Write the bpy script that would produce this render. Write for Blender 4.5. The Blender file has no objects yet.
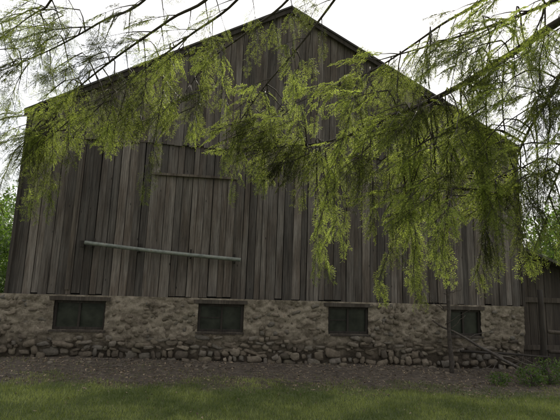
import bpy, math, random
import numpy as np
from mathutils import Vector, Matrix, noise
R=random.Random(7)
C=bpy.context.scene.collection
# ------------------------------------------------------------ helpers
def empty(name,loc=(0,0,0),rot=(0,0,0)):
    o=bpy.data.objects.new(name,None);C.objects.link(o);o.location=loc;o.rotation_euler=rot;o.empty_display_size=.3
    return o
def obj(name,me,parent=None,mats=()):
    o=bpy.data.objects.new(name,me);C.objects.link(o)
    if parent: o.parent=parent
    for m in mats:
        me.materials.append(m)
    return o
class MB:
    """mesh builder with one float colour attribute per vertex"""
    def __init__(s): s.v=[];s.f=[];s.c=[];s.m=[]
    def add(s,vs,fs,c=(0,0,0),m=0):
        b=len(s.v);s.v+=vs
        s.f+=[tuple(i+b for i in f) for f in fs]
        s.m+=[m]*len(fs)
        s.c+=[c]*len(vs)
    def box(s,x0,x1,y0,y1,z0,z1,c=(0,0,0),m=0,zt=None,sh=0):
        a,b=(z1,z1) if zt is None else zt
        vs=[(x0,y0,z0),(x1,y0,z0),(x1,y1,z0),(x0,y1,z0),(x0+sh,y0,a),(x1+sh,y0,b),(x1+sh,y1,b),(x0+sh,y1,a)]
        s.add(vs,[(0,3,2,1),(4,5,6,7),(0,1,5,4),(1,2,6,5),(2,3,7,6),(3,0,4,7)],c,m)
    def tube(s,pts,r0,r1,n=6,c=(0,0,0),m=0,wob=0):
        rings=[];P=[Vector(p) for p in pts];L=len(P)
        up=Vector((.13,.21,.97))
        for i,p in enumerate(P):
            t=(P[min(i+1,L-1)]-P[max(i-1,0)]).normalized()
            a=t.cross(up)
            if a.length<.05: a=t.cross(Vector((1,0,0)))
            a.normalize();b=t.cross(a)
            r=r0+(r1-r0)*i/(L-1)
            rings.append([tuple(p+(a*math.cos(6.2832*k/n)+b*math.sin(6.2832*k/n))*r*(1+wob*(R.random()-.5))) for k in range(n)])
        vs=[q for rg in rings for q in rg]
        fs=[(i*n+k,i*n+(k+1)%n,(i+1)*n+(k+1)%n,(i+1)*n+k) for i in range(L-1) for k in range(n)]
        fs.append(tuple(range(n-1,-1,-1)));fs.append(tuple((L-1)*n+k for k in range(n)))
        s.add(vs,fs,c,m)
    def mesh(s,name,smooth=False):
        me=bpy.data.meshes.new(name);me.from_pydata(s.v,[],s.f)
        at=me.color_attributes.new("col",'FLOAT_COLOR','POINT')
        arr=np.ones((len(s.v),4),np.float32);arr[:,:3]=np.array(s.c,np.float32)
        at.data.foreach_set("color",arr.ravel())
        me.polygons.foreach_set("material_index",s.m)
        if smooth: me.polygons.foreach_set("use_smooth",[True]*len(s.f))
        me.update();return me
def smooth_path(pts,n=6):
    P=[Vector(p) for p in pts];out=[]
    for i in range(len(P)-1):
        p0=P[max(i-1,0)];p1=P[i];p2=P[i+1];p3=P[min(i+2,len(P)-1)]
        for k in range(n):
            t=k/n
            out.append(.5*((2*p1)+(p2-p0)*t+(2*p0-5*p1+4*p2-p3)*t*t+(3*p1-p0-3*p2+p3)*t**3))
    out.append(P[-1]);return out
# ------------------------------------------------------------ materials
class NT:
    def __init__(s,name):
        s.mat=bpy.data.materials.new(name);s.mat.use_nodes=True;s.n=s.mat.node_tree.nodes;s.l=s.mat.node_tree.links
        s.b=s.n["Principled BSDF"];s.out=s.n["Material Output"]
    def N(s,t,**k):
        x=s.n.new(t)
        for a,b in k.items(): setattr(x,a,b)
        return x
    def co(s,scale=(1,1,1)):
        t=s.N('ShaderNodeTexCoord');m=s.N('ShaderNodeMapping');m.inputs['Scale'].default_value=scale
        s.l.new(t.outputs['Object'],m.inputs[0]);return m.outputs[0]
    def noise(s,scale,detail=5,vec=None,rough=.6):
        x=s.N('ShaderNodeTexNoise');x.inputs['Scale'].default_value=scale;x.inputs['Detail'].default_value=min(detail,5);x.inputs['Roughness'].default_value=rough
        if vec is not None:s.l.new(vec,x.inputs['Vector'])
        return x.outputs[0]
    def ramp(s,fac,stops):
        x=s.N('ShaderNodeValToRGB');e=x.color_ramp.elements
        while len(e)<len(stops):e.new(.5)
        for q,(p,c) in zip(e,stops):
            q.position=p;q.color=(*c,1) if len(c)==3 else c
        s.l.new(fac,x.inputs[0]);return x.outputs[0]
    def mix(s,fac,a,b,mode='MIX'):
        x=s.N('ShaderNodeMix',data_type='RGBA',blend_type=mode)
        for i,v in ((0,fac),(6,a),(7,b)):
            if isinstance(v,(int,float)):x.inputs[i].default_value=v
            elif isinstance(v,tuple):x.inputs[i].default_value=(*v,1)
            else:s.l.new(v,x.inputs[i])
        return x.outputs[2]
    def math(s,op,a,b=0):
        x=s.N('ShaderNodeMath',operation=op)
        for i,v in ((0,a),(1,b)):
            if isinstance(v,(int,float)):x.inputs[i].default_value=v
            else:s.l.new(v,x.inputs[i])
        return x.outputs[0]
    def attr(s):
        x=s.N('ShaderNodeAttribute',attribute_name="col");y=s.N('ShaderNodeSeparateColor')
        s.l.new(x.outputs[0],y.inputs[0]);return y.outputs
    def bump(s,h,st=.5,dist=.02):
        x=s.N('ShaderNodeBump');x.inputs['Strength'].default_value=st;x.inputs['Distance'].default_value=dist
        s.l.new(h,x.inputs['Height']);s.l.new(x.outputs[0],s.b.inputs['Normal'])
    def fin(s,col,rough=.85):
        if isinstance(col,tuple):s.b.inputs['Base Color'].default_value=(*col,1)
        else:s.l.new(col,s.b.inputs['Base Color'])
        s.b.inputs['Roughness'].default_value=rough;return s.mat
def wood_mat(name,dark,light,warm,vlo=.45,vr=.95):
    t=NT(name);r=t.attr()
    off=t.N('ShaderNodeVectorMath',operation='ADD');cb=t.N('ShaderNodeCombineXYZ')
    t.l.new(t.math('MULTIPLY',r[0],37.0),cb.inputs[0]);t.l.new(t.math('MULTIPLY',r[1],53.0),cb.inputs[2])
    t.l.new(t.co((1,1,1)),off.inputs[0]);t.l.new(cb.outputs[0],off.inputs[1])
    mp=t.N('ShaderNodeMapping');mp.inputs['Scale'].default_value=(28,28,.9);t.l.new(off.outputs[0],mp.inputs[0])
    g=t.noise(1.6,5,mp.outputs[0],.75)
    base=t.ramp(g,[(.33,dark),(.5,tuple(.5*(a+b) for a,b in zip(dark,light))),(.68,light)])
    mp2=t.N('ShaderNodeMapping');mp2.inputs['Scale'].default_value=(3,3,.55);t.l.new(off.outputs[0],mp2.inputs[0])
    st=t.noise(1.5,4,mp2.outputs[0])
    base=t.mix(t.ramp(st,[(.38,(0,0,0)),(.62,(1,1,1))]),base,warm,'MULTIPLY')
    big=t.noise(.7,5,t.co((1.3,1,.6)))
    base=t.mix(t.ramp(big,[(.42,(0,0,0)),(.66,(.8,.8,.8))]),base,(1.35,1.32,1.25),'MULTIPLY')
    val=t.math('ADD',t.math('MULTIPLY',r[1],vr),vlo)
    vv=t.N('ShaderNodeCombineColor')
    for i in range(3):t.l.new(val,vv.inputs[i])
    base=t.mix(1.0,base,vv.outputs[0],'MULTIPLY')
    kn=t.N('ShaderNodeTexVoronoi');kn.inputs['Scale'].default_value=1.0
    mp3=t.N('ShaderNodeMapping');mp3.inputs['Scale'].default_value=(6,6,2.2);t.l.new(off.outputs[0],mp3.inputs[0]);t.l.new(mp3.outputs[0],kn.inputs['Vector'])
    base=t.mix(t.ramp(kn.outputs['Distance'],[(.03,(1,1,1)),(.09,(0,0,0))]),base,(.012,.010,.008))
    t.bump(g,.8,.012)
    return t.fin(base,.9)
m_wood=wood_mat("weathered_boards",(.042,.036,.031),(.195,.172,.152),(.62,.56,.51))
m_wood2=wood_mat("dark_timber",(.03,.025,.020),(.095,.079,.064),(.6,.55,.5))
t=NT("barn_dark");m_dark=t.fin((.010,.009,.008),.95)
t=NT("roof_metal");c=t.co((1,1,1));m_roof=t.fin(t.ramp(t.noise(3,6,c),[(.35,(.025,.023,.021)),(.65,(.06,.052,.046))]),.75)
t=NT("window_glass");c=t.co((1,1,1))
m_glass=t.fin(t.ramp(t.noise(3.5,6,c),[(.35,(.008,.010,.007)),(.7,(.036,.040,.029))]),.35);t.b.inputs['IOR'].default_value=1.35
t.bump(t.noise(3,2,c),.25,.02)
t=NT("painted_pipe");c=t.co((1,1,1));m_pipe=t.fin(t.ramp(t.noise(9,8,c),[(.35,(.10,.11,.095)),(.6,(.19,.205,.175)),(.75,(.13,.09,.06))]),.6)
t=NT("fieldstone");r=t.attr();c=t.co((1,1,1))
b=t.ramp(r[0],[(0,(.08,.066,.052)),(.3,(.15,.124,.094)),(.55,(.21,.176,.135)),(.8,(.15,.137,.12)),(1,(.26,.22,.17))])
b=t.mix(1.0,b,t.ramp(t.noise(14,8,c,.7),[(.3,(.45,.43,.40)),(.7,(1.1,1.08,1.05))]),'MULTIPLY')
b=t.mix(t.ramp(t.noise(3,5,c),[(.5,(0,0,0)),(.72,(.5,.5,.5))]),b,(.11,.10,.06))
t.bump(t.noise(30,8,c,.7),1,.015);m_stone=t.fin(b,.92)
def mortar(name,low=True,k=1):
    t=NT(name);c=t.co((1,1,1))
    b=t.ramp(t.noise(3.6,10,c,.82),[(.32,tuple(k*q for q in (.09,.072,.053))),(.46,tuple(k*q for q in (.21,.175,.130))),(.58,tuple(k*q for q in (.32,.275,.21))),(.72,tuple(k*q for q in (.21,.155,.11)))])
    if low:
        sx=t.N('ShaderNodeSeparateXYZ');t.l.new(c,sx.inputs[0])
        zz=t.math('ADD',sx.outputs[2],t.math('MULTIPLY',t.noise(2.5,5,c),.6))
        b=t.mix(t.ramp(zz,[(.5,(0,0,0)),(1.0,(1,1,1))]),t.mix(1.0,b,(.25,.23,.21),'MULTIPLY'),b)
    t.bump(t.noise(22,9,c,.8),1,.035);return t.fin(b,.95)
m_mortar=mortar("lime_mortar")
t=NT("ground_soil");c=t.co((1,1,1));sx=t.N('ShaderNodeSeparateXYZ');t.l.new(c,sx.inputs[0])
nb=t.noise(1.3,6,c)
w=t.math('ADD',t.math('SUBTRACT',sx.outputs[1],t.math('MULTIPLY',sx.outputs[0],.11)),t.math('MULTIPLY',t.math('SUBTRACT',nb,.5),1.6))
near_=t.ramp(t.math('MULTIPLY',w,.05),[(.388,(0,0,0)),(.41,(1,1,1))])
far=t.ramp(t.math('MULTIPLY',w,.05),[(.60,(1,1,1)),(.63,(0,0,0))])
dm=t.mix(1.0,near_,far,'MULTIPLY')
soil=t.ramp(t.noise(9,10,c,.8),[(.3,(.035,.027,.020)),(.5,(.085,.067,.050)),(.68,(.16,.132,.10))])
gr=t.ramp(t.noise(5,9,c,.7),[(.3,(.055,.070,.020)),(.6,(.10,.125,.036)),(.8,(.17,.155,.07))])
t.bump(t.noise(18,10,c,.8),1,.04);m_ground=t.fin(t.mix(dm,gr,soil),.95)
def leafmat(name,dark,light,trans=.45,rough=.5,needle=False,tm=(1.7,1.8,.8)):
    t=NT(name);r=t.attr();b=t.mix(r[0],dark,light)
    if needle:
        hv=t.N('ShaderNodeHueSaturation');hv.inputs['Saturation'].default_value=.9;t.l.new(b,hv.inputs['Color'])
        t.l.new(t.math('ADD',t.math('MULTIPLY',r[1],1.45),.25),hv.inputs['Value'])  # clump brightness: sunlit and backlit-dark sprays painted into the needle colour
        b=t.mix(r[2],hv.outputs[0],(.035,.028,.022))
    t.fin(b,rough)
    tr=t.N('ShaderNodeBsdfTranslucent');g=t.mix(1.0,b,tm,'MULTIPLY');t.l.new(g,tr.inputs[0])
    mx=t.N('ShaderNodeMixShader');mx.inputs[0].default_value=trans
    if needle: t.l.new(t.math('MULTIPLY',t.math('SUBTRACT',1.0,r[2]),trans),mx.inputs[0])
    t.l.new(t.b.outputs[0],mx.inputs[1]);t.l.new(tr.outputs[0],mx.inputs[2]);t.l.new(mx.outputs[0],t.out.inputs[0]);return t.mat
m_needle=leafmat("spruce_needles",(.020,.031,.012),(.21,.25,.070),.62,.5,True,(2.0,2.0,.92))
m_leaf=leafmat("bush_leaves",(.035,.065,.018),(.11,.17,.04))
m_grass=leafmat("grass_blades",(.085,.115,.030),(.30,.33,.11),.3)
m_dead=leafmat("dead_leaves",(.06,.04,.025),(.32,.25,.17),.1,.8)
t=NT("spruce_bark");c=t.co((1,1,1));m_bark=t.fin(t.ramp(t.noise(16,8,c,.7),[(.3,(.025,.020,.016)),(.7,(.085,.07,.057))]),.9);t.bump(t.noise(20,8,c),.8,.02)
# ------------------------------------------------------------ terrain
def gz(x,y):
    d=y-.1295*(x+5.8)-9.3
    berm=.06*math.exp(-(d/.6)**2)
    return -.0165*max(-12,min(12,x))+.05*(noise.noise(Vector((x*.35,y*.35,0))))+.018*noise.noise(Vector((x*1.7,y*1.7,3)))+(berm if abs(x)<9 else 0)
def axis(lo,hi,st,far):
    a=[lo+st*i for i in range(int((hi-lo)/st)+1)]
    return [-f for f in reversed(far)]+a+far
xs=axis(-14,14,.2,[18,25,40,80,200,500]);ys=axis(-6,16,.2,[20,28,45,90,200,500])
nv=[(x,y,gz(x,y)) for y in ys for x in xs];nx=len(xs)
me=bpy.data.meshes.new("ground");me.from_pydata(nv,[],[(j*nx+i,j*nx+i+1,(j+1)*nx+i+1,(j+1)*nx+i) for j in range(len(ys)-1) for i in range(nx-1)])
me.polygons.foreach_set("use_smooth",[True]*len(me.polygons));obj("ground",me,None,[m_ground])
# ------------------------------------------------------------ barn
TH=math.atan(.1295)
barn=empty("wooden_barn",(-5.80,9.30,0),(0,0,TH))
Wd=12.07;EZ=5.56;PK=8.83;PX=5.95;ZB=1.47;SEAM=5.02;DEP=16.0
def roofz(x): return EZ+(PK-EZ)*(x/PX) if x<PX else EZ+(PK-EZ)*((Wd-x)/(Wd-PX))
m=MB()
x=-.02
while x<Wd:
    w=R.uniform(.12,.235);x1=min(x+w,Wd+.02)
    g=R.uniform(.005,.02);yo=R.uniform(-.018,.014)
    zb=ZB+R.uniform(-.05,.03)
    if R.random()<.08: zb-=.06
    top=min(SEAM+.1, roofz(max(0,min(Wd,x))))
    split=None;door=2.85<x<4.65
    if door: split=4.28;yo-=.03
    m.box(x,x1-g,-.045+yo,-.015+yo,zb,top if not split else split,(R.random(),R.random()*(.7 if door else 1),0),0,sh=R.uniform(-.014,.014) if not door else 0)
    if split: m.box(x,x1-g,-.03+yo+.03,-.005+yo+.03,split+.03,top,(R.random(),R.random()*.5,0),0)
    x=x1
x=-.02
while x<Wd:
    w=R.uniform(.11,.21);x1=min(x+w,Wd+.02);g=R.uniform(.004,.014);yo=R.uniform(-.012,.01)
    za,zc=roofz(max(0,x)),roofz(min(Wd,x1))
    zb=SEAM+R.uniform(-.04,.02)
    m.box(x,x1-g,-.082+yo,-.062+yo,zb,0,(R.random(),R.random()*.7,0),0,zt=(za,zc))
    x=x1
o=obj("siding",m.mesh("siding"),barn,[m_wood])
m=MB()
m.box(2.80,4.78,-.15,-.085,4.245,4.30,(.3,1,0))
m.box(1.15,1.23,-.085,-.05,ZB+.1,4.9,(.6,.9,0))
m.box(-.07,.0,-.10,.10,ZB-.02,5.5,(.5,.3,0));m.box(Wd,Wd+.07,-.10,.10,ZB-.02,5.5,(.5,.3,0))
m.box(-.03,Wd+.03,-.03,.2,ZB-.12,ZB-.005,(.2,.1,0))
obj("battens",m.mesh("battens"),barn,[m_wood2])
m=MB()
prof=[(0.01,ZB-.1),(Wd-.01,ZB-.1),(Wd-.01,EZ-.03),(PX,PK-.03),(0.01,EZ-.03)]
vs=[(a,.02,b) for a,b in prof]+[(a,DEP,b) for a,b in prof]
m.add(vs,[(0,1,2,3,4),(9,8,7,6,5)]+[(i,(i+1)%5,(i+1)%5+5,i+5)[::-1] for i in range(5)])
obj("dark_backing",m.mesh("dark_backing"),barn,[m_dark])  # near-black backing: the unlit interior's darkness is put into its colour
m=MB()
for side in (0,1):
    y=.1
    while y<DEP:
        w=R.uniform(.17,.26);xx=-.04 if side==0 else Wd+.01
        m.box(xx,xx+.03,y,min(DEP,y+w)-.01,ZB-.05,EZ-.05,(R.random(),R.random(),0));y+=w
obj("side_boards",m.mesh("side_boards"),barn,[m_wood])
m=MB();ov=.10;th=.05
sl=(PK-EZ)/PX;sr=(PK-EZ)/(Wd-PX)
for (xa,za,xb,zb_) in ((-ov,EZ-ov*sl,PX,PK),(PX,PK,Wd+ov,EZ-ov*sr)):
    y0=-.22;y1=DEP+.2
    vs=[(xa,y0,za),(xb,y0,zb_),(xb,y1,zb_),(xa,y1,za)]
    vs=[(a,b,c+.02) for a,b,c in vs]+[(a,b,c+.02+th) for a,b,c in vs]
    m.add(vs,[(0,3,2,1),(4,5,6,7),(0,1,5,4),(1,2,6,5),(2,3,7,6),(3,0,4,7)])
obj("roof",m.mesh("roof"),barn,[m_roof])
m=MB()
for (xa,za,xb,zb_) in ((-ov,EZ-ov*sl,PX,PK),(PX,PK,Wd+ov,EZ-ov*sr)):
    vs=[(xa,-.19,za-.10),(xb,-.19,zb_-.10),(xb,-.15,zb_-.10),(xa,-.15,za-.10)]
    vs=vs+[(a,b,c+.115) for a,b,c in vs]
    m.add(vs,[(0,3,2,1),(4,5,6,7),(0,1,5,4),(1,2,6,5),(2,3,7,6),(3,0,4,7)],(.3,.1,0))
obj("bargeboard",m.mesh("bargeboard"),barn,[m_wood2])
WIN=[(.97,2.06),(4.05,5.07),(7.05,8.04),(10.02,10.92)];WZ0,WZ1=.72,1.34
def inwin(x,z,e=0):
    return any(a-e<x<b+e for a,b in WIN) and WZ0-e<z<WZ1+.09+e
st=.032;nx=int(Wd/st);nz=int(1.85/st)
def wy(x,z):
    lower=max(0,min(1,(.70-z)/.4))
    pier=-.07*max(0,min(1,(.90-x)/.05))
    return pier-.10-.035*noise.noise(Vector((x*2.2,z*3,1)))-.042*noise.noise(Vector((x*6,z*8,5)))-.030*noise.noise(Vector((x*14,z*19,9)))+.06*lower
m=MB();vs=[]
for j in range(nz+1):
    for i in range(nx+1):
        X=-.12+(Wd+.12)*i/nx;Z=-.45+(ZB-.01+.45)*j/nz;vs.append((X,wy(X,Z),Z))
fs=[]
for j in range(nz):
    for i in range(nx):
        cx=-.12+(Wd+.12)*(i+.5)/nx;cz=-.45+(ZB-.01+.45)*(j+.5)/nz
        if not inwin(cx,cz): fs.append((j*(nx+1)+i,j*(nx+1)+i+1,(j+1)*(nx+1)+i+1,(j+1)*(nx+1)+i))
m.add(vs,fs)
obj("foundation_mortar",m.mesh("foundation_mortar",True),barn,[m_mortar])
m=MB();m.box(0.005,Wd-.005,.34,DEP,-.5,ZB-.11);m.box(-.12,.004,-.06,.334,-.5,ZB-.125)
for a,b in [(0.004,WIN[0][0])]+[(WIN[i][1],WIN[i+1][0]) for i in range(3)]+[(WIN[3][1],Wd-.004)]:
    m.box(a,b,-.03,.335,-.5,ZB-.125)
for a,b in WIN: m.box(a+.001,b-.001,-.03,.334,-.5,WZ0-.01)
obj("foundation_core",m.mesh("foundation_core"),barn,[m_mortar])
import bmesh
bm=bmesh.new();bmesh.ops.create_icosphere(bm,subdivisions=2,radius=1)
IV=[v.co.copy() for v in bm.verts];IF=[tuple(v.index for v in f.verts) for f in bm.faces];bm.free()
def rock(m,cx,cy,cz,sx,sy,sz,c,pw=.62):
    o=Vector((R.uniform(0,99),R.uniform(0,99),R.uniform(0,99)));vs=[]
    ang=R.uniform(-.3,.3);ca,sa=math.cos(ang),math.sin(ang)
    for v in IV:
        q=Vector([math.copysign(abs(k)**pw,k) for k in v])
        k=1+.45*noise.noise(v*1.3+o)+.22*noise.noise(v*4+o)
        a,b,d=q.x*sx*k,q.y*sy*k,q.z*sz*k
        vs.append((cx+a*ca-d*sa,cy+b,cz+a*sa+d*ca))
    m.add(vs,IF,c)
m=MB();z=-.15
while z<ZB-.08:
    h=R.uniform(.06,.17) if z<.5 else R.uniform(.06,.12);x=-.12
    while x<Wd-.05:
        w=R.uniform(.07,.30)*(1 if R.random()<.85 else 1.6)
        if z>.6: w*=.7
        cx=x+w/2;cz=z+h/2+R.uniform(-.05,.05)+.04*math.sin(cx*1.7+z*3)
        clear=not any(a-w*.5-.02<cx<b+w*.5+.02 and WZ0-h*.5-.02<cz<WZ1+.12+h*.5 for a,b in WIN)
        if clear and cx+w*.5<Wd and cz<ZB-.07:
            lim=.52+.32*noise.noise(Vector((cx*.8,0,4)))
            bury=.048*max(0,min(1,(cz-lim+.1)/.3))
            if R.random()<(.96 if cz<lim else .6):
                sc=R.uniform(.7,1.15)
                rock(m,cx,wy(cx,cz)+bury+R.uniform(-.025,.02),cz,w*.5*sc,.06,h*.5*R.uniform(.8,1.35)*sc,(R.random() if cz<lim else .2+R.random()*.6,0,0))
        x+=w+R.uniform(0,.03)
    z+=h
obj("foundation_stones",m.mesh("foundation_stones",True),barn,[m_stone])
for k,(a,b) in enumerate(WIN):
    m=MB();y=-.02
    fr=.055;c0=(.3,.05,0)
    m.box(a,b,y-.04,y+.05,WZ0,WZ0+fr,c0);m.box(a,b,y-.04,y+.05,WZ1-fr,WZ1,c0)
    m.box(a,a+fr,y-.038,y+.05,WZ0+fr,WZ1-fr,c0);m.box(b-fr,b,y-.038,y+.05,WZ0+fr,WZ1-fr,c0)
    mid=(a+b)/2+R.uniform(-.03,.03)
    m.box(mid-.022,mid+.022,y-.03,y+.04,WZ0+fr,WZ1-fr,c0)
    if k in(1,2): m.box(a+fr,mid-.025,y-.01,y+.03,WZ0+.3,WZ0+.32,c0)
    m.box(a-.10,b+.08,-.135,.12,WZ1+.003,WZ1+.085,(.7,.6,0))
    m.box(a-.03,b+.03,-.13,.02,WZ0-.045,WZ0-.002,(.2,.4,0))
    m.box(a+fr-.01,mid,y+.008,y+.016,WZ0+fr-.01,WZ1-fr+.01,(0,0,0),1)
    m.box(mid,b-fr+.01,y+.012,y+.02,WZ0+fr-.01,WZ1-fr+.01,(0,0,0),1)
    obj("window",m.mesh("window"),barn,[m_wood2,m_glass])
m=MB();pts=[(1.51+(4.95-1.51)*i/12,-.22-.004*math.sin(i),2.60-.25*i/12-.02*math.sin(math.pi*i/12)) for i in range(13)]
m.tube(pts,.045,.045,12)
obj("door_rail",m.mesh("door_rail",True),barn,[m_pipe])
m=MB()
for i in (0.5,4,8,11.5):
    X=1.51+(3.44)*i/12;Z=2.60-.25*i/12
    m.box(X-.02,X+.02,-.28,-.07,Z-.075,Z-.055);m.box(X-.02,X+.02,-.095,-.072,Z-.1,Z+.12)
m.box(1.40,1.5,-.24,-.07,2.5,2.64)
obj("rail_brackets",m.mesh("rail_brackets"),barn,[m_wood2])
# ------------------------------------------------------------ lean-to shed
shed=empty("lean_to_shed",(-5.80,9.30,0),(0,0,TH))
m=MB();x=12.16
def sz(x): return 2.95-.36*(x-12.1)
while x<16.5:
    w=R.uniform(.16,.26);m.box(x,x+w-.012,.35+R.uniform(-.01,.01),.38,-.4,0,(R.random(),R.random()*.5,0),0,zt=(sz(x),sz(x+w)));x+=w
m.box(12.15,16.5,.30,.335,1.55,1.68,(.4,.5,0));m.box(12.15,16.5,.30,.335,.35,.47,(.4,.5,0))
obj("shed_boards",m.mesh("shed_boards"),shed,[m_wood2])
m=MB();vs=[(12.12,.0,sz(12.12)),(16.8,.0,sz(16.8)),(16.8,7,sz(16.8)),(12.12,7,sz(12.12))];vs+= [(a,b,c+.07) for a,b,c in vs]
m.add(vs,[(0,3,2,1),(4,5,6,7),(0,1,5,4),(1,2,6,5),(2,3,7,6),(3,0,4,7)]);obj("shed_roof",m.mesh("shed_roof"),shed,[m_roof])
m=MB();m.box(12.15,16.4,.42,6.8,-.4,1.3);obj("shed_core",m.mesh("shed_core"),shed,[m_dark])
fence=empty("wooden_fence")
m=MB()
def B(s,t): return (-5.80+s*math.cos(TH)-t*math.sin(TH),9.30+s*math.sin(TH)+t*math.cos(TH))
def logp(s0,t0,z0,s1,t1,z1,r=.04,r2=None,wv=.012,n=7):
    a=B(s0,t0);b=B(s1,t1);pts=[]
    for i in range(n):
        k=i/(n-1);pts.append((a[0]+(b[0]-a[0])*k+R.uniform(-wv,wv),a[1]+(b[1]-a[1])*k,z0+(z1-z0)*k+R.uniform(-wv,wv)))
    m.tube(pts,r,r2 or r*.8,8,(R.random(),R.random(),0),0,.15)
logp(12.2,-.5,-.3,12.25,-.48,1.9,.07)
logp(10.1,-.52,.44,12.3,-.6,.34,.028)
logp(12.3,-.6,.9,15.5,-.6,.8,.045);logp(12.3,-.6,.45,15.5,-.6,.38,.045);logp(14.2,-.55,-.3,14.2,-.5,1.2,.06)
obj("rails",m.mesh("rails",True),fence,[m_wood2])
db=empty("leaning_dead_branch");m=MB()
logp(9.55,-.25,1.1,11.5,-1.3,-.05,.020,.038,.03,10);logp(10.2,-.55,.72,11.0,-.5,.95,.010,.005,.02);logp(10.6,-.8,.5,11.9,-1.4,.1,.014,.007,.03)
logp(9.9,-.45,.9,10.2,-.6,1.25,.009,.004,.02)
for i in range(16):
    s=R.uniform(10.2,12);z=R.uniform(.0,.4);logp(s,-.6-R.random()*.6,z*.6,s+R.uniform(-.4,.6),-.6-R.random()*.7,z*.6+R.uniform(-.1,.25),.007,.003)
obj("limbs",m.mesh("dead_limbs",True),db,[m_wood])
sap=empty("young_tree");m=MB()
logp(9.9,-.45,-.2,9.78,-.55,2.6,.055,.032,.02,12);logp(9.78,-.55,2.55,9.5,-.6,3.7,.03,.012,.02)
for i in range(9):
    z=R.uniform(1.0,3.4);logp(9.8-.08*z/2,-.5,z,9.8+R.uniform(-.7,.7),-.5+R.uniform(-.5,.1),z+R.uniform(-.1,.4),.01,.003,.02)
obj("stem",m.mesh("young_tree_stem",True),sap,[m_bark])
# ------------------------------------------------------------ foliage kit
def tri_mesh(name,V,Cc,mat,parent,oname):
    n=len(V);me=bpy.data.meshes.new(name)
    me.vertices.add(n*3);me.vertices.foreach_set("co",V.reshape(-1).astype(np.float32))
    me.loops.add(n*3);me.loops.foreach_set("vertex_index",np.arange(n*3,dtype=np.int32))
    me.polygons.add(n);me.polygons.foreach_set("loop_start",np.arange(0,n*3,3,dtype=np.int32))
    me.update(calc_edges=True)
    at=me.color_attributes.new("col",'FLOAT_COLOR','POINT');arr=np.ones((n*3,4),np.float32)
    if Cc.ndim==1: arr[:,0]=np.repeat(Cc,3)
    else: arr[:,:3]=np.repeat(Cc,3,axis=0)
    at.data.foreach_set("color",arr.ravel())
    return obj(oname,me,parent,[mat])
def spray(seed,L=.5):
    rr=random.Random(seed);T=[];K=[]
    def twig(pts,r0,r1):
        for i in range(len(pts)-1):
            a,b=pts[i],pts[i+1];d=(b-a).normalized();s=d.cross(Vector((0,.1,1))).normalized();u=d.cross(s);r=r0+(r1-r0)*i/len(pts)
            cs=[s*r,(u*.87-s*.5)*r,(-u*.87-s*.5)*r]
            for k in range(3):
                c0,c1=cs[k],cs[(k+1)%3];T.append((a+c0,a+c1,b+c0));T.append((a+c1,b+c1,b+c0));K.extend([(0,1),(0,1)])
    def needles(pts,tip0,tip1,nl=.016):
        for i in range(len(pts)-1):
            a,b=pts[i],pts[i+1];d=(b-a);ln=d.length
            if ln<1e-5: continue
            d.normalize();s=d.cross(Vector((0,.1,1)))
            if s.length<.01: s=Vector((1,0,0))
            s.normalize();u=d.cross(s);n=max(2,int(ln/.0040))
            for k in range(n):
                t=(k+rr.random())/n;p=a+(b-a)*t;an=rr.random()*6.283
                rad=s*math.cos(an)+u*math.sin(an)*.8
                q=(rad*.75+d*(.65+rr.random()*.3)).normalized()*nl*rr.uniform(.7,1.15)
                wv=q.cross(d)
                if wv.length<1e-6: continue
                wv=wv.normalized()*.0025
                tt=tip0+(tip1-tip0)*(i+t)/(len(pts)-1)
                T.append((p-wv,p+wv,p+q));K.append((max(0,min(1,tt+rr.uniform(-.15,.15))),0))
    def path(p,d,ln,droop,n):
        out=[p.copy()];d=d.normalized()
        for i in range(n):
            d=(d+Vector((0,0,-droop))+Vector((rr.uniform(-.06,.06),rr.uniform(-.06,.06),rr.uniform(-.04,.04)))).normalized()
            out.append(out[-1]+d*ln/n)
        return out
    main=path(Vector((0,0,0)),Vector((1,0,.1)),L,.03,8)
    twig(main,.0045,.0015);needles(main[1:],0,.7)
    for i in range(1,8):
        for sd in (-1,1):
            if rr.random()<.1: continue
            p=main[i]+(main[min(i+1,8)]-main[i])*rr.random()
            ln=L*.46*(1-.72*(i/8))*rr.uniform(.7,1.15)
            d=Vector((.85,sd*1.0,rr.uniform(-.3,.15)))
            pt=path(p,d,ln,.05,5);needles(pt,.0,.8)
            if ln>.07:
                for j in (1,2,3):
                    for s2 in (-1,1):
                        if rr.random()<.35: continue
                        dd=(pt[j+1]-pt[j]).normalized();side=Vector((-dd.y,dd.x,0))*s2
                        p2=path(pt[j],dd*.8+side*.8+Vector((0,0,rr.uniform(-.3,.1))),ln*rr.uniform(.25,.42),.06,2)
                        needles(p2,.3,1.0)
    return np.array([[tuple(v) for v in t] for t in T],np.float32),np.array(K,np.float32)
SP=[spray(100+i,L) for i,L in enumerate((.5,.46,.42,.34,.52,.38))]
FOL={}
def put(parent,p,d,scale,rnd):
    d=Vector(d).normalized();z=Vector((rnd.uniform(-.5,.5),rnd.uniform(-.5,.5),1))
    if abs(d.z)>.8: z=Vector((rnd.uniform(-1,1),rnd.uniform(-1,1),.2))
    y=z.cross(d).normalized();z=d.cross(y);k=rnd.uniform(.8,1.1)
    M=np.array([[d.x*scale,y.x*scale*k,z.x*scale],[d.y*scale,y.y*scale*k,z.y*scale],[d.z*scale,y.z*scale*k,z.z*scale]],np.float32)
    T,K=SP[rnd.randrange(len(SP))]
    V=T.reshape(-1,3)@M.T+np.array(p,np.float32)
    cc=np.zeros((len(T),3),np.float32);cc[:,0]=K[:,0];cc[:,2]=K[:,1]
    q=.5+1.5*noise.noise(Vector(p)*1.7);cc[:,1]=max(0,min(1,q*.75+rnd.random()*.25))
    FOL.setdefault(parent.name,[]).append((V.reshape(-1,3,3),cc))
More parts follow.
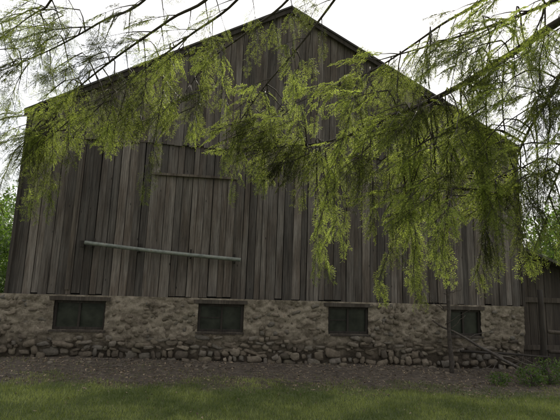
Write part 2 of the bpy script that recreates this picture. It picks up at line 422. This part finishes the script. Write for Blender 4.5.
def flush(tree):
    L=FOL[tree.name];V=np.concatenate([a for a,b in L]);K=np.concatenate([b for a,b in L])
    tri_mesh(tree.name+"_needles",V,K,m_needle,tree,"foliage")
def side_branch(tree,m,p,d,ln,droop,rnd,dens=1,sc=1):
    d=Vector(d).normalized();pts=[Vector(p)];n=max(3,int(ln/.10))
    for i in range(n):
        d=(d+Vector((rnd.uniform(-.08,.08),rnd.uniform(-.08,.08),-droop))).normalized();pts.append(pts[-1]+d*ln/n)
    m.tube(pts,.005+.007*ln,.002,5)
    for i in range(1,n+1):
        for sd in (-1,1):
            if rnd.random()>.52*dens: continue
            dd=(pts[i]-pts[i-1]).normalized();side=dd.cross(Vector((rnd.uniform(-1,1),rnd.uniform(-1,1),.6))).normalized()*sd
            put(tree,pts[i],dd*.8+side*.7+Vector((0,0,-.45)),sc*rnd.uniform(.55,1.0),rnd)
    put(tree,pts[-1],(pts[-1]-pts[-2]),sc*rnd.uniform(.7,1.0),rnd)
def limb(tree,m,pts,r0,r1,rnd,start=0,step=.16,ln=(.25,.6),dens=1,droop=.12):
    P=smooth_path(pts,7);m.tube(P,r0,r1,8,wob=.12)
    acc=0
    for i in range(1,len(P)):
        acc+=(P[i]-P[i-1]).length
        if i<start*7: acc=0;continue
        while acc>step:
            acc-=step;dd=(P[i]-P[i-1]).normalized();s=Vector((-dd.y,dd.x,0)).normalized()*(1 if rnd.random()<.5 else -1)
            side_branch(tree,m,P[i],dd*.6+s*.8+Vector((0,0,rnd.uniform(-.5,.1))),rnd.uniform(*ln),droop,rnd,dens,.8)
    return P
def near(p,paths): return min((v for P in paths for v in P),key=lambda v:(v-p).length)
def hanger(tree,m,x,y,z,ln,paths,rnd,wide=1.0):
    p=Vector((x,y,z));q=near(p,paths)
    out=(p-q);pts=[q,q+out*.5+Vector((0,0,.05)),p]
    n=max(3,int(ln/.10));d=Vector((rnd.uniform(-.25,.15),rnd.uniform(-.2,.2),-1))
    for i in range(n):
        d=(d+Vector((rnd.uniform(-.12,.12),rnd.uniform(-.12,.12),-.1))).normalized();pts.append(pts[-1]+d*ln*.93/n)
    m.tube(pts,.010,.002,5)
    for i in range(2,len(pts)):
        k=(i-2)/(len(pts)-2)
        for j in range(2):
            if rnd.random()>.76: continue
            a=rnd.random()*6.283;w=wide*(.75-.45*k)
            put(tree,pts[i],Vector((math.cos(a)*w,math.sin(a)*w,-.95)),rnd.uniform(.5,.9)*(1-.25*k),rnd)
    put(tree,pts[-1],(0.05,0,-1),.6,rnd)
def clump(tree,m,x,y,z,rad,n,paths,rnd,bias=(-.6,-.2,-.35)):
    for i in range(n):
        p=Vector((x+rnd.uniform(-1,1)*rad,y+rnd.uniform(-.6,.6)*rad,z+rnd.uniform(-.5,.5)*rad));q=near(p,paths)
        m.tube([q,(q+p)/2+Vector((0,0,.04)),p],.009,.005,5)
        side_branch(tree,m,p,Vector(bias)+Vector((rnd.uniform(-.6,.6),rnd.uniform(-.6,.6),rnd.uniform(-.3,.25))),rnd.uniform(.3,.55),.07,rnd,1.25,.9)
rnd=random.Random(5)
tA=empty("spruce_tree");m=MB()
TA=Vector((5.6,2.6,0))
m.tube([(TA.x+.04*math.sin(z),TA.y,z-.3) for z in range(0,14)],.27,.05,14,wob=.1)
PA=[]
PA.append(limb(tA,m,[(5.6,2.6,5.1),(4.2,3.1,5.0),(2.86,3.6,4.62),(2.31,4.0,4.33),(1.80,4.3,4.05),(1.14,4.7,3.83),(.48,5.1,3.68),(-.79,5.6,3.70)],.055,.008,rnd,2,.22,(.25,.6),.8))
PA.append(limb(tA,m,[(5.6,2.6,4.6),(4.2,3.1,4.5),(2.83,3.6,4.17),(2.6,3.9,3.80),(2.47,4.2,3.38),(2.39,4.4,2.77)],.030,.006,rnd,2,.14,(.25,.5)))
PA.append(limb(tA,m,[(5.6,2.6,5.7),(4.0,3.0,5.5),(2.72,3.4,4.72),(2.32,3.8,4.64),(1.67,4.2,4.56),(1.09,4.5,4.5)],.030,.006,rnd,2,.12,(.25,.55)))
PA.append(limb(tA,m,[(5.6,2.6,3.9),(4.2,3.0,3.9),(2.69,3.5,3.44),(2.58,3.7,3.13),(2.5,3.9,2.75)],.025,.006,rnd,2,.13,(.2,.45)))
HA=[(.42,5.1,3.71,1.6),(.54,5.1,3.65,1.6),(.48,5.1,3.6,1.3),(.71,5,3.83,1.2),(.86,4.8,4.2,1.3),(1.02,4.7,3.85,1.3),(1.23,4.6,3.84,1.3),(1.40,4.6,3.94,2.0),(1.52,4.5,3.97,2.25),(1.47,4.5,3.9,2.0),(1.56,4.5,3.4,1.6),
(1.62,4.4,3.98,1.9),(1.75,4.3,4.03,1.6),(1.92,4.3,4.07,1.9),(2.04,4.2,4.13,1.85),(2.15,4.1,4.2,2.05),(2.25,4.0,4.26,1.85),(2.1,4.2,3.6,1.6),(1.85,4.3,3.6,1.4),(2.47,4.2,3.38,1.2),(2.52,4.0,3.63,1.3),(2.55,3.8,3.76,1.3),(2.54,3.7,3.13,1.0),
(1.3,4.4,4.5,.8),(1.84,4.1,4.53,.65),(2.11,4.0,4.55,.86),(2.32,3.8,4.5,.9),(2.43,3.6,4.5,1.0),(-.25,5.4,3.75,.5),(.3,5.2,3.7,.7),(.95,4.9,3.8,.8)]
for h in HA: hanger(tA,m,*h,PA,rnd)
for c_ in ((0,5.3,3.85,.5,11),(.5,5.1,3.6,.4,7),(1.2,4.7,3.6,.45,8),(1.6,4.4,3.8,.5,12),(2.0,4.2,3.6,.45,13),(1.6,4.4,3.1,.35,7),(1.95,4.2,2.9,.4,8),(2.4,4.0,3.2,.35,9),(2.3,3.9,4.2,.45,10),(2.5,3.8,3.8,.4,8),(1.9,4.0,4.5,.4,6),(2.4,3.6,4.6,.35,6)):
    clump(tA,m,*c_,PA,rnd)
for k in range(18):
    z=rnd.uniform(6.0,12.4);a=rnd.random()*6.283;ln=(13-z)*.33+.5
    side_branch(tA,m,(TA.x,TA.y,z),(math.cos(a),math.sin(a),-.15),ln,.03,rnd,.5,2.2)
obj("trunk_and_limbs",m.mesh("trunkA",True),tA,[m_bark]);flush(tA)
tB=empty("spruce_tree.001");m=MB();TB=Vector((2.0,-1.0,0))
m.tube([(TB.x,TB.y+.04*math.sin(z),z-.3) for z in range(0,14)],.27,.05,14,wob=.1)
PB=[]
PB.append(limb(tB,m,[(2,-1,6.6),(.2,2.6,6.0),(-1.41,4.2,5.14),(-2.12,4.4,4.79),(-2.77,4.6,4.54),(-3.57,4.8,4.3)],.022,.004,rnd,2,.17,(.2,.5),.9))
PB.append(limb(tB,m,[(2,-1,7.2),(-.5,2.2,6.4),(-2.39,4.0,4.95),(-2.87,4.3,4.85),(-3.49,4.5,4.71)],.02,.004,rnd,2,.14,(.2,.5),.9))
PB.append(limb(tB,m,[(2,-1,6.2),(.7,2.4,5.9),(-.66,4.0,5.07),(-1.33,4.4,4.85),(-2.14,4.8,4.52),(-2.85,5.2,4.18),(-3.24,5.4,3.76)],.025,.005,rnd,2,.18,(.2,.5),.9))
PB.append(limb(tB,m,[(2,-1,6.0),(.9,2.4,5.8),(-.41,4.2,5.17),(-1.16,4.7,4.85),(-1.87,5.1,4.55),(-2.31,5.3,4.31)],.024,.005,rnd,2,.2,(.2,.45),.8))
PB.append(limb(tB,m,[(2,-1,6.1),(1.2,2.6,5.9),(.15,4.4,5.34),(-.46,4.9,5.07),(-.99,5.2,4.81),(-1.28,5.4,4.54)],.024,.005,rnd,2,.2,(.2,.5),.8))
PB.append(limb(tB,m,[(2,-1,5.9),(1.6,2.6,5.9),(.67,4.4,5.36),(.18,4.8,4.83),(-.29,5.2,4.41),(-.65,5.5,3.98)],.024,.005,rnd,2,.19,(.2,.5),.8))
PB.append(limb(tB,m,[(2,-1,5.7),(2.4,2.4,5.6),(2.13,3.8,5.0),(1.68,4.2,4.76),(1.02,4.7,4.45),(.33,5.1,4.29)],.024,.005,rnd,2,.15,(.2,.5),.9))
HB=[(-2.92,5.2,4.18,1.2),(-3.2,5.4,4.04,1.3),(-3.31,5.4,3.83,1.03),(-2.77,5.2,4.25,.9),(-3.54,5.4,3.54,.73),(-3.0,5.3,4.1,1.1),(-3.1,5.3,4.1,1.2),(-2.12,4.9,4.58,.9),(-2.0,5.1,4.58,1.0),(-1.74,5.0,4.57,.8),(-2.34,5.2,4.33,.6),(-1.57,5.0,4.68,1.7),(-1.42,4.8,4.77,.8),
(-1.05,5.1,4.9,1.2),(-1.19,5.3,4.57,.7),(-.83,5.0,4.84,.8),(-.65,5.4,4.06,.5),(-.45,5.3,4.31,1.3),(-.25,5.2,4.4,1.0),(.19,4.9,4.7,1.0),(.06,4.8,4.76,.8),(1.0,4.6,4.42,.6),(.68,4.8,4.39,.7),(1.57,4.2,4.7,.9)]
for h in HB: hanger(tB,m,*h,PB,rnd)
for c_ in ((-3.05,5.3,3.85,.35,12),(-1.95,5.1,4.2,.3,8),(-1.1,5.2,4.3,.3,4),(-.3,5.3,4.1,.35,6),(-2.6,5.0,4.5,.4,6),(-1.6,4.7,4.75,.4,4),(.6,4.8,4.5,.4,3),(-2.7,4.4,4.75,.4,6),(-3.2,4.7,4.45,.3,4)):
    clump(tB,m,*c_,PB,rnd)
for k in range(18):
    z=rnd.uniform(6.8,12.4);a=rnd.random()*6.283;ln=(13-z)*.3+.5
    side_branch(tB,m,(TB.x,TB.y,z),(math.cos(a),math.sin(a),-.15),ln,.03,rnd,.5,2.2)
obj("trunk_and_limbs",m.mesh("trunkB",True),tB,[m_bark]);flush(tB)
# ------------------------------------------------------------ grass, litter, bushes
rng=np.random.default_rng(3)
def scatter(n,x0,x1,y0,y1,pred):
    X=rng.uniform(x0,x1,n);Y=rng.uniform(y0,y1,n);k=pred(X,Y);return X[k],Y[k]
def gzs(X,Y): return np.array([gz(a,b) for a,b in zip(X,Y)])
def edge(X,Y):
    nn=np.array([noise.noise(Vector((a*.9,b*.9,7)))+.6*noise.noise(Vector((a*3,b*3,7))) for a,b in zip(X,Y)])
    return Y-.11*X-7.95+nn*.85
def blades(X,Y,h0,h1,w,name,mat,parent,lean=.5,bright=None):
    n=len(X);Z=gzs(X,Y)-.005;A=rng.uniform(0,6.283,n);H=rng.uniform(h0,h1,n)
    P=np.stack([X,Y,Z],1);S=np.stack([np.cos(A),np.sin(A),0*A],1)*w
    B_=rng.uniform(0,6.283,n);T=P+np.stack([np.cos(B_)*H*lean*rng.random(n),np.sin(B_)*H*lean*rng.random(n),H],1)
    V=np.stack([P-S,P+S,T],1);c=rng.random(n)**1.5 if bright is None else bright
    return tri_mesh(name,V,c,mat,parent,name)
X,Y=scatter(170000,-6.5,6.5,5.3,9.2,lambda X,Y:np.ones(len(X),bool))
e=edge(X,Y);k=(e<-.15)|((e<.5)&(rng.random(len(X))<.35))|(rng.random(len(X))<.03);X,Y,e=X[k],Y[k],e[k]
pn=np.array([noise.noise(Vector((a*1.1,b*1.1,2)))*1.1+.5*noise.noise(Vector((a*5,b*5,2)))+.45 for a,b in zip(X,Y)])
blades(X,Y,.015,.07,.0042,"grass",m_grass,None,.9,np.clip(pn*.85+rng.uniform(-.35,.35,len(X)),0,1))
X,Y=scatter(14000,-7,7,6.0,10.6,lambda X,Y:(Y<9.2+.1295*(X+5.8))); e=edge(X,Y);k=(e>-.1)|(rng.random(len(X))<.12);X,Y=X[k],Y[k]
n=len(X);P=np.stack([X,Y,gzs(X,Y)+.012],1)
A=rng.normal(size=(n,3))*[1,1,.35];A/=np.linalg.norm(A,axis=1)[:,None];Bv=rng.normal(size=(n,3))*[1,1,.35];Bv/=np.linalg.norm(Bv,axis=1)[:,None]
s=rng.uniform(.012,.035,n)[:,None]
tri_mesh("leaf_litter",np.stack([P-A*s,P+A*s,P+Bv*s],1),rng.random(n)**1.4,m_dead,None,"leaf_litter")
m=MB()
for i in range(90):
    s=R.uniform(0,12);tt=-abs(R.gauss(0,.35))-.15;a=B(s,tt);r=R.uniform(.015,.05)*(1 if R.random()<.9 else 1.6)
    rock(m,a[0],a[1],gz(*a)+r*.15,r*1.3,r,r*.7,(R.random()*.7,0,0),.8)
obj("fallen_stones",m.mesh("fallen_stones",True),None,[m_stone])
m=MB()
for i in range(130):
    s=R.uniform(0,12);tt=-R.uniform(.2,1.9);a=B(s,tt);z=gz(*a)+.015;an=R.random()*6.28;l=R.uniform(.1,.45)
    m.tube([(a[0],a[1],z),(a[0]+math.cos(an)*l*.5,a[1]+math.sin(an)*l*.5,z+.02),(a[0]+math.cos(an)*l,a[1]+math.sin(an)*l,z)],.006,.003,5,(R.random(),R.random(),0))
obj("fallen_twigs",m.mesh("fallen_twigs"),None,[m_wood])
def leafcloud(name,centres,n,ls,mat=m_leaf,stem=None):
    root=empty(name);VV=[];CC=[]
    for (cx,cy,cz,rx,ry,rz) in centres:
        nn=int(n*rx*ry*rz**.5/ (1))+200
        d=rng.normal(size=(nn,3));d/=np.linalg.norm(d,axis=1)[:,None];rad=rng.uniform(.25,1.05,nn)**.5
        nz_=np.array([noise.noise(Vector((q[0]*2.2+cx,q[1]*2.2+cy,q[2]*2.2+cz))) for q in d]);rad=rad*(1+.5*nz_)
        P=np.array([cx,cy,cz])+d*rad[:,None]*[rx,ry,rz]
        A=rng.normal(size=(nn,3));A/=np.linalg.norm(A,axis=1)[:,None];Q=np.cross(A,rng.normal(size=(nn,3)));Q/=np.linalg.norm(Q,axis=1)[:,None]
        s=rng.uniform(.6,1.2,nn)[:,None]*ls
        VV+= [np.stack([P-A*s,P+Q*s*.45,P+A*s],1),np.stack([P-A*s,P+A*s,P-Q*s*.45],1)]
        c=np.clip(.5+.9*nz_+rng.uniform(-.25,.25,nn),0,1);CC+=[c,c]
    tri_mesh(name+"_leaves",np.concatenate(VV),np.concatenate(CC),mat,root,"leaves")
    m=MB()
    for (cx,cy,cz,rx,ry,rz) in centres:
        g=gz(cx,cy);m.tube([(cx,cy,g-.1),(cx+.05,cy,(g+cz)/2),(cx,cy,cz+rz*.4)],.03+.03*rz,.01,7)
    obj("stems",m.mesh(name+"_st",True),root,[m_bark])
leafcloud("bush",[(-7.5,11.0,1.8,1.0,1.2,1.6),(-8.7,12.5,2.2,1.3,1.4,1.8),(-10.2,11.5,1.5,1.2,1.3,1.5),(-6.8,10.1,.7,.55,.7,.7)],4200,.05)
leafcloud("deciduous_tree",[(-15,24,4.0,3,3,2.6),(-18,22,3.4,3.2,3,3),(-13,27,3.2,2.4,2.4,2.3)],500,.12)
leafcloud("deciduous_tree",[(14,19,3.6,3,3,2.4),(17,22,4,3.5,3,3)],500,.12)
leafcloud("weeds",[(5.4,9.3,.1,.3,.3,.22),(5.9,9.5,.12,.35,.3,.3),(4.7,9.2,.04,.25,.2,.14),(6.5,9.6,.15,.4,.4,.3),(-5.9,9.0,.1,.25,.25,.12)],9000,.028)
C2=[]
for i in range(46):
    a=math.radians(-75+i*150/45.0);d=R.uniform(85,110);C2.append((d*math.sin(a),d*math.cos(a),R.uniform(3,4.5),6,5,R.uniform(4,6)))
leafcloud("distant_trees",C2,18,.55)
# ------------------------------------------------------------ light, sky, camera
EL,AZ=math.radians(48),math.radians(17)
S=Vector((math.sin(AZ)*math.cos(EL),math.cos(AZ)*math.cos(EL),math.sin(EL)))
L=bpy.data.lights.new("sun",'SUN');L.energy=5;L.angle=math.radians(.5);L.color=(1,.94,.82)
lo=bpy.data.objects.new("sun",L);C.objects.link(lo);lo.rotation_euler=S.to_track_quat('Z','Y').to_euler();lo.location=(0,0,30)
w=bpy.data.worlds.new("World");bpy.context.scene.world=w;w.use_nodes=True;n=w.node_tree.nodes;l=w.node_tree.links
sky=n.new('ShaderNodeTexSky');sky.sky_type='NISHITA';sky.sun_disc=False;sky.sun_elevation=EL;sky.sun_rotation=AZ
sky.air_density=1.0;sky.dust_density=3.0;sky.ozone_density=1.0
tc=n.new('ShaderNodeTexCoord');mp=n.new('ShaderNodeMapping');mp.inputs['Scale'].default_value=(1,1,2.2);l.new(tc.outputs['Generated'],mp.inputs[0])
nz=n.new('ShaderNodeTexNoise');nz.inputs['Scale'].default_value=2.2;nz.inputs['Detail'].default_value=7;l.new(mp.outputs[0],nz.inputs['Vector'])
rp=n.new('ShaderNodeValToRGB');rp.color_ramp.elements[0].position=.35;rp.color_ramp.elements[0].color=(.5,.5,.5,1);rp.color_ramp.elements[1].position=.6;rp.color_ramp.elements[1].color=(.95,.95,.95,1);l.new(nz.outputs[0],rp.inputs[0])
# thin cloud: brightest around the sun, dimmer on the far side of the sky
dt=n.new('ShaderNodeVectorMath');dt.operation='DOT_PRODUCT';l.new(tc.outputs['Generated'],dt.inputs[0]);dt.inputs[1].default_value=S
mr=n.new('ShaderNodeMapRange');mr.inputs['From Min'].default_value=-.6;mr.inputs['From Max'].default_value=.75;mr.inputs['To Min'].default_value=4.6;mr.inputs['To Max'].default_value=11.0
l.new(dt.outputs['Value'],mr.inputs['Value'])
cl=n.new('ShaderNodeVectorMath');cl.operation='SCALE';cl.inputs[0].default_value=(1,.985,.96);l.new(mr.outputs[0],cl.inputs['Scale'])
mx=n.new('ShaderNodeMix');mx.data_type='RGBA';l.new(rp.outputs[0],mx.inputs[0]);l.new(sky.outputs[0],mx.inputs[6]);l.new(cl.outputs[0],mx.inputs[7])
bg=n['Background'];bg.inputs['Strength'].default_value=.15;l.new(mx.outputs[2],bg.inputs[0])
cam=bpy.data.cameras.new("camera");cam.lens=27;cam.sensor_width=36;cam.clip_end=2000
co=bpy.data.objects.new("camera",cam);C.objects.link(co)
co.matrix_world=Matrix.Translation((0,0,2.0))@Matrix.Rotation(math.radians(99),4,'X')@Matrix.Rotation(math.radians(1.9),4,'Z')
bpy.context.scene.camera=co
vs_=bpy.context.scene.view_settings;vs_.view_transform='Standard';vs_.look='None';vs_.exposure=0
